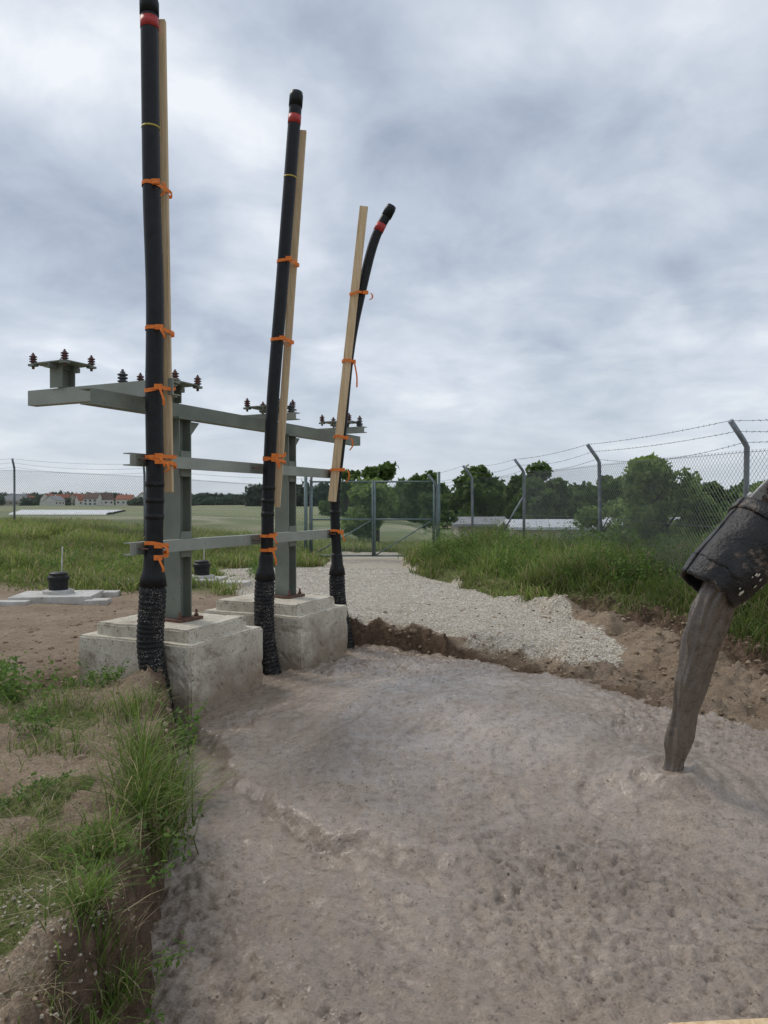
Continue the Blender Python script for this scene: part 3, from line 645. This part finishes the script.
n=6000;x=rng.uniform(-4.5,-.9,n);y=rng.uniform(2,7,n);z,gv,gs,ct,dp,dr=terr(x,y,True);k=dp>.05;x,y,z=x[k],y[k],z[k];m_=len(x)
V,T,C=blades(np.stack([x,y,z+.01],-1),rng.uniform(.04,.12,m_),rng.uniform(.002,.004,m_),np.full(m_,2.2),gcol(m_,(.34,.27,.16),(.54,.45,.30),0));trimesh('dry_straw',V,T,C,M['fol'])
# ------------------------------------------------------------ leafy things
def leaves(P,size,C,updir=.3,asp=.5):
    n=len(P);nn=rng.normal(size=(n,3));nn[:,2]+=updir*2;nn/=np.linalg.norm(nn,axis=1,keepdims=True)
    t=np.cross(nn,rng.normal(size=(n,3)));t/=np.linalg.norm(t,axis=1,keepdims=True);b_=np.cross(nn,t)
    s=size[:,None];V=np.stack([P-t*s*.5,P+b_*s*asp*.5+nn*s*.08,P+t*s*.5,P-b_*s*asp*.5+nn*s*.08],1).reshape(-1,3)
    base=np.arange(n)[:,None]*4;T=np.concatenate([base+np.array([[0,1,2]]),base+np.array([[0,2,3]])],0)
    return V,T,np.repeat(C,4,0)
def weed(x,y,hh,ns,ls,nl=9,zoff=None,spread=.25):
    z=tz(x,y) if zoff is None else zoff;L=[]
    for i in range(ns):
        a=random.uniform(0,6.28);l=random.uniform(.2,1)*spread;H=hh*random.uniform(.5,1.1)
        bx,by=x+random.gauss(0,spread*.35),y+random.gauss(0,spread*.35)
        t=np.linspace(.15,1,nl);P=np.stack([bx+math.cos(a)*l*t**1.5,by+math.sin(a)*l*t**1.5,z+H*t],-1)
        L.append(blades(np.array([[bx,by,z]]),np.array([H*1.05]),np.array([.006]),np.array([l/max(H,.01)*.9]),np.array([[.10,.14,.035]]),np.array([a])))
        Pl=np.repeat(P,3,0)+rng.normal(0,ls*.55,(nl*3,3))
        L.append(leaves(Pl,rng.uniform(.6,1.3,len(Pl))*ls,gcol(len(Pl),(.07,.14,.028),(.20,.31,.07),.03),.5,.5))
    return L
L=[]
for a in ((-3.35,6.3,.34,26,.055),(-3.0,5.9,.28,18,.05),(-2.55,6.5,.22,14,.045),(-3.6,6.9,.3,20,.05),(-3.0,6.75,.2,12,.045),(-1.5,5.2,.30,14,.04),(-1.32,4.4,.36,14,.042),(-1.65,5.9,.22,10,.04),(-2.35,5.0,.16,10,.035),(-1.9,3.9,.12,10,.03),(-1.1,3.1,.2,8,.03)):L+=weed(*a)
L+=weed(-1.06,3.72,.22,4,.035,7,-.15,.3)+weed(-.86,2.62,.10,4,.035,6,-.36,.12)+weed(-.9,2.95,.1,3,.03,6,-.3,.1)
V,T,C=join(L);trimesh('leafy_weeds',V,T,C,M['fol'])
L=[]
for i in range(150):
    y=random.uniform(7.5,19);xx=random.uniform(2.0,6.4)+(0 if y<13 else -1)
    if float(sdf(RG,np.array([xx]),np.array([y]))[0])<-.2:L+=weed(xx,y,random.uniform(.35,1.0),8,.06,8,None,.3)
for i in range(40):L+=weed(random.uniform(-9,-2.6),random.uniform(14.8,20),random.uniform(.15,.4),6,.06,6,None,.35)
V,T,C=join(L);trimesh('wild_herbs',V,T,C,M['fol'])
def crown(blobs,dens,ls,c0,c1,seed):
    L=[]
    for (cx,cy,cz,rx,ry,rz) in blobs:
        n=int(dens*rx*rz*4);d=rng.normal(size=(n,3));d/=np.linalg.norm(d,axis=1,keepdims=True);rad=rng.uniform(0.35,1,n)**.5
        nz=fbm(d[:,0]*2.4+cx,d[:,2]*2.4+d[:,1]*1.7+seed,700+seed,3);rad=rad*(.84+.5*nz)
        P=np.stack([cx+d[:,0]*rx*rad,cy+d[:,1]*ry*rad,cz+d[:,2]*rz*rad],-1)
        g=fbm(P[:,0]*2.3/ rx,P[:,2]*2.3/rz+P[:,1],720+seed,3);k=g>-.30;P=P[k];g=g[k];rad=rad[k]
        t=np.clip(.5+.8*g+.25*rng.normal(size=len(P)),0,1)[:,None]
        L.append(leaves(P,ls*rng.uniform(.6,1.4,len(P)),(np.array(c0)*(1-t)+np.array(c1)*t),.25,.6))
    return join(L)
def tree(name,x,y,H,R,dens,ls,c0,c1,seed,trunk=True,low=.3,nb=9):
    z=tz(x,y);E=empty(name,(0,0,0));random.seed(seed);blobs=[];mb=MB()
    top=(x+random.uniform(-.1,.1)*R,y,z+H*.75)
    mb.tube([(x,y,z-.2),(x+.03*H*.3,y,z+H*.3),top],[H*.030,H*.022,H*.006],8,0)
    for i in range(nb):
        a=random.uniform(0,6.28);q=random.uniform(low,.86);rr=R*random.uniform(.25,.68)*(1-.45*max(0,q-.5)*2*.8)
        c=(x+math.cos(a)*rr,y+math.sin(a)*rr,z+H*q);s=R*random.uniform(.34,.55)*(1.1-.45*q)
        blobs.append((*c,s,s,s*random.uniform(.65,.95)))
        mb.tube([(x,y,z+H*q*.55),((x+c[0])/2,(y+c[1])/2,z+H*q*.8),c],[H*.012,H*.008,H*.003],6,0)
    mb.build('trunk_and_limbs',[M['bark']],E)
    V,T,C=crown(blobs,dens,ls,c0,c1,seed);trimesh('crown',V,T,C,M['fol'],False,E)
G0=(.055,.10,.027);G1=(.15,.22,.055);B0=(.10,.17,.04);B1=(.29,.39,.11)
tree('bush',5.45,14.4,2.40,1.1,1600,.10,B0,B1,1,low=.12,nb=18)
tree('bush',6.0,11.6,1.75,1.2,1700,.08,B0,B1,2,low=.1,nb=16)
tree('bush',7.3,12.8,1.7,1.4,1200,.09,B0,B1,3,low=.1,nb=12)
tree('bush',4.9,16.6,1.5,.9,1200,.09,B0,B1,4,low=.1,nb=10)
tree('bush',5.6,9.4,1.3,1.0,1700,.065,B0,B1,5,low=.1,nb=14)
tree('bush',-.25,29,2.7,1.6,700,.17,B0,B1,6,low=.2,nb=12)
tree('bush',2.2,33,2.3,1.4,500,.18,G0,G1,7,low=.2,nb=9)
for i,(x,y,H,R) in enumerate(((-.6,62,4.6,2.3),(7.2,58,5.0,3.0),(12.4,60,5.9,2.8),(3.6,66,4.6,2.6),(17.5,55,4.2,2.4),(21.5,50,3.6,2.2),(24,47,3.3,2.2),(-3.5,70,4.0,2.0),(10.0,48,3.6,2.0))):
    tree('tree',x,y,H+1.0,R,130,.42,G0,G1,20+i,low=.25,nb=14)
random.seed(5)
bl=[]
for i in range(170):
    x=random.uniform(-6,78);y=random.uniform(78,125);h=random.uniform(2.6,5.2);bl.append((x,y,h*.42-.6,random.uniform(2,3.6),2,h*.55))
for i in range(200):
    x=random.uniform(-420,-30);y=random.uniform(560,640);h=random.uniform(4,11);bl.append((x,y,h*.4,random.uniform(6,14),4,h*.6))
for i in range(40):
    x=random.uniform(-280,-60);y=random.uniform(400,540);h=random.uniform(3,7);bl.append((x,y,h*.4,random.uniform(3,7),4,h*.6))
for i in range(90):
    x=random.uniform(-60,420);y=random.uniform(330,420);h=random.uniform(6,12);bl.append((x,y,h*.4,random.uniform(7,12),4,h*.6))
V1=[crown(bl[:170],36,.75,G0,(.13,.19,.055),50),crown(bl[170:],4.5,2.4,(.06,.09,.065),(.11,.15,.09),51)]
V,T,C=join(V1);trimesh('distant_treeline',V,T,C,M['fol'])
def gable(name,x,y,w,d,h,rh,roof,rz=0,wins=3,wall='render'):
    mb=MB();a,b_=w/2,d/2
    mb.add([(-a,-b_,-1),(a,-b_,-1),(a,b_,-1),(-a,b_,-1),(-a,-b_,h),(a,-b_,h),(a,b_,h),(-a,b_,h),(-a,0,h+rh),(a,0,h+rh)],[(0,1,5,4),(1,2,6,9,5),(2,3,7,6),(3,0,4,8,7)],0)
    o=.35;k=rh/(b_);e=.06
    for s in (-1,1):
        v=[(-a-o,0,h+rh+e),(a+o,0,h+rh+e),(a+o,s*(b_+o),h-k*o+e),(-a-o,s*(b_+o),h-k*o+e)];v+=[(p[0],p[1],p[2]+.14) for p in v]
        mb.add(v,[(0,1,2,3),(4,5,6,7),(0,1,5,4),(1,2,6,5),(2,3,7,6),(3,0,4,7)],1)
    for i in range(wins):
        xx=-a+w*(i+.5)/wins
        for zz in ([h*.28,h*.72] if h>4 else [h*.5]):mb.box((xx,-b_-.01,zz),(min(1.2,w/wins*.5),.06,min(1.4,h*.28)),2)
    mb.box((a*.5,.3*b_,h+rh*.9),(.5,.5,rh*.9),0)
    return mb.build(name,[M[wall],M[roof],M['glass']],None,0,(x,y,tz(x,y)),rz)
gable('garden_shed',9.6,40,5.6,2.6,1.45,.30,'rooflight',.05,3,'render2');gable('garden_shed',14.6,41,3.8,2.4,1.5,.35,'rooflight',-.1,2,'galv');gable('garden_shed',5.4,43,2.6,2.2,1.5,.3,'roofgrey',.1,1,'render2')
random.seed(11)
for i in range(28):
    y=random.uniform(430,560);x=-y*random.choice([random.uniform(.30,.56),random.uniform(.36,.50)])
    gable('village_house',x,y,random.uniform(7,11),random.uniform(7,9),random.uniform(2.8,5.0),random.uniform(2.6,4.2),random.choice(['roofred','roofbrown','roofgrey','roofred']),random.choice([0,.2,1.4,1.2,.7]),3,random.choice(['render','render','render2']))
mb=MB()
for k in range(4):
    y=100+k*13;v=[];n=8;x0,x1=-50-k*6,-37-k*4
    for xx in np.linspace(x0,x1,12):
        for j in range(n+1):
            an=math.pi*j/n;v.append((xx,y+math.cos(an)*1.6,tz(xx,y)+math.sin(an)*.35-.03))
    mb.add(v,[(i*(n+1)+j,(i+1)*(n+1)+j,(i+1)*(n+1)+j+1,i*(n+1)+j+1) for i in range(11) for j in range(n)],0,True)
mb.build('crop_tunnels',[M['white']])
# ------------------------------------------------------------ world: overcast sky
w=bpy.data.worlds.new('World');scene.world=w;w.use_nodes=True;nt=w.node_tree;bg=nt.nodes['Background']
tc=N(nt,'ShaderNodeTexCoord');D=tc.outputs['Generated'];s=N(nt,'ShaderNodeSeparateXYZ');nt.links.new(D,s.inputs[0])
zz=mth(nt,'ADD',mth(nt,'MAXIMUM',s.outputs[2],0.0),.26)
cb=N(nt,'ShaderNodeCombineXYZ');nt.links.new(mth(nt,'DIVIDE',s.outputs[0],zz),cb.inputs[0]);nt.links.new(mth(nt,'DIVIDE',s.outputs[1],zz),cb.inputs[1])
n1=noise(nt,cb.outputs[0],1.15,4,.45,.2);n2=noise(nt,cb.outputs[0],3.2,7,.56,.3)
v=mth(nt,'ADD',mth(nt,'MULTIPLY',mth(nt,'SUBTRACT',n1,.5),1.4),mth(nt,'MULTIPLY',mth(nt,'SUBTRACT',n2,.5),.95));v=mth(nt,'ADD',v,.67)
nn=N(nt,'ShaderNodeTexNoise');nn.inputs['Scale'].default_value=5;nn.inputs['Detail'].default_value=5;nt.links.new(D,nn.inputs['Vector'])
sb=N(nt,'ShaderNodeVectorMath',operation='SUBTRACT');nt.links.new(nn.outputs['Color'],sb.inputs[0]);sb.inputs[1].default_value=(.5,.5,.5)
ad=N(nt,'ShaderNodeVectorMath',operation='SCALE');nt.links.new(sb.outputs[0],ad.inputs[0]);ad.inputs['Scale'].default_value=.26
a2=N(nt,'ShaderNodeVectorMath',operation='ADD');nt.links.new(D,a2.inputs[0]);nt.links.new(ad.outputs[0],a2.inputs[1])
def blob(px,py,rad,amp,v):
    d=Vector(((px-384)/740,1,(503-py)/740)).normalized()
    mu=N(nt,'ShaderNodeVectorMath',operation='SUBTRACT');nt.links.new(a2.outputs[0],mu.inputs[0]);mu.inputs[1].default_value=d
    sc=N(nt,'ShaderNodeVectorMath',operation='MULTIPLY');nt.links.new(mu.outputs[0],sc.inputs[0]);sc.inputs[1].default_value=(1,1,1.9)
    ln=N(nt,'ShaderNodeVectorMath',operation='LENGTH');nt.links.new(sc.outputs[0],ln.inputs[0])
    mr=N(nt,'ShaderNodeMapRange',interpolation_type='SMOOTHSTEP');nt.links.new(ln.outputs['Value'],mr.inputs[0]);mr.inputs[1].default_value=rad;mr.inputs[2].default_value=0;mr.inputs[3].default_value=0;mr.inputs[4].default_value=amp
    return mth(nt,'ADD',v,mr.outputs[0])
for q in ((480,140,.36,-.40),(330,40,.25,-.10),(100,290,.35,-.12),(690,297,.10,-.22),(210,130,.28,.24),(570,50,.22,.28),(60,40,.3,.12),(700,170,.35,.15),(420,320,.4,.10),(620,380,.3,.08)):v=blob(*q,v)
cl=ramp(nt,[(.0,(.21,.25,.33)),(.35,(.33,.385,.48)),(.6,(.47,.525,.615)),(.85,(.64,.69,.76)),(1,(.80,.83,.87))],v).outputs[0]
hz=N(nt,'ShaderNodeMapRange',interpolation_type='SMOOTHSTEP');nt.links.new(s.outputs[2],hz.inputs[0]);hz.inputs[1].default_value=.22;hz.inputs[2].default_value=-.02;hz.inputs[3].default_value=0;hz.inputs[4].default_value=.75
cl=mix(nt,cl,(.56,.62,.685),hz.outputs[0])
sk=N(nt,'ShaderNodeTexSky',sky_type='NISHITA');sk.sun_disc=False;sk.sun_elevation=math.radians(48);sk.sun_rotation=math.radians(-50)
sks=mix(nt,sk.outputs[0],(.09,.09,.09),1.0,'MULTIPLY')
nt.links.new(mix(nt,cl,sks,.08),bg.inputs[0]);bg.inputs[1].default_value=1.15
w.cycles.sampling_method='MANUAL';w.cycles.sample_map_resolution=256
sun=bpy.data.lights.new('sun','SUN');sun.energy=1.5;sun.angle=math.radians(12);sun.color=(1,.95,.87)
so=bpy.data.objects.new('sun',sun);scene.collection.objects.link(so)
el,azr=math.radians(48),math.radians(-50);dv=Vector((math.sin(azr)*math.cos(el),math.cos(azr)*math.cos(el),math.sin(el)))
so.rotation_euler=(-dv).to_track_quat('-Z','Y').to_euler()
# ------------------------------------------------------------ camera
cam=bpy.data.cameras.new('camera');co_=bpy.data.objects.new('camera',cam);scene.collection.objects.link(co_);scene.camera=co_
cam.sensor_fit='VERTICAL';cam.sensor_height=36;cam.lens=26;cam.clip_start=.05;cam.clip_end=9000
co_.location=(0,0,1.6);co_.rotation_euler=(math.radians(90)-math.atan(9/740),0,0)
scene.view_settings.view_transform='Standard';scene.view_settings.look='None';scene.view_settings.exposure=0
print('polys',sum(len(o.data.polygons) for o in scene.objects if o.type=='MESH'))
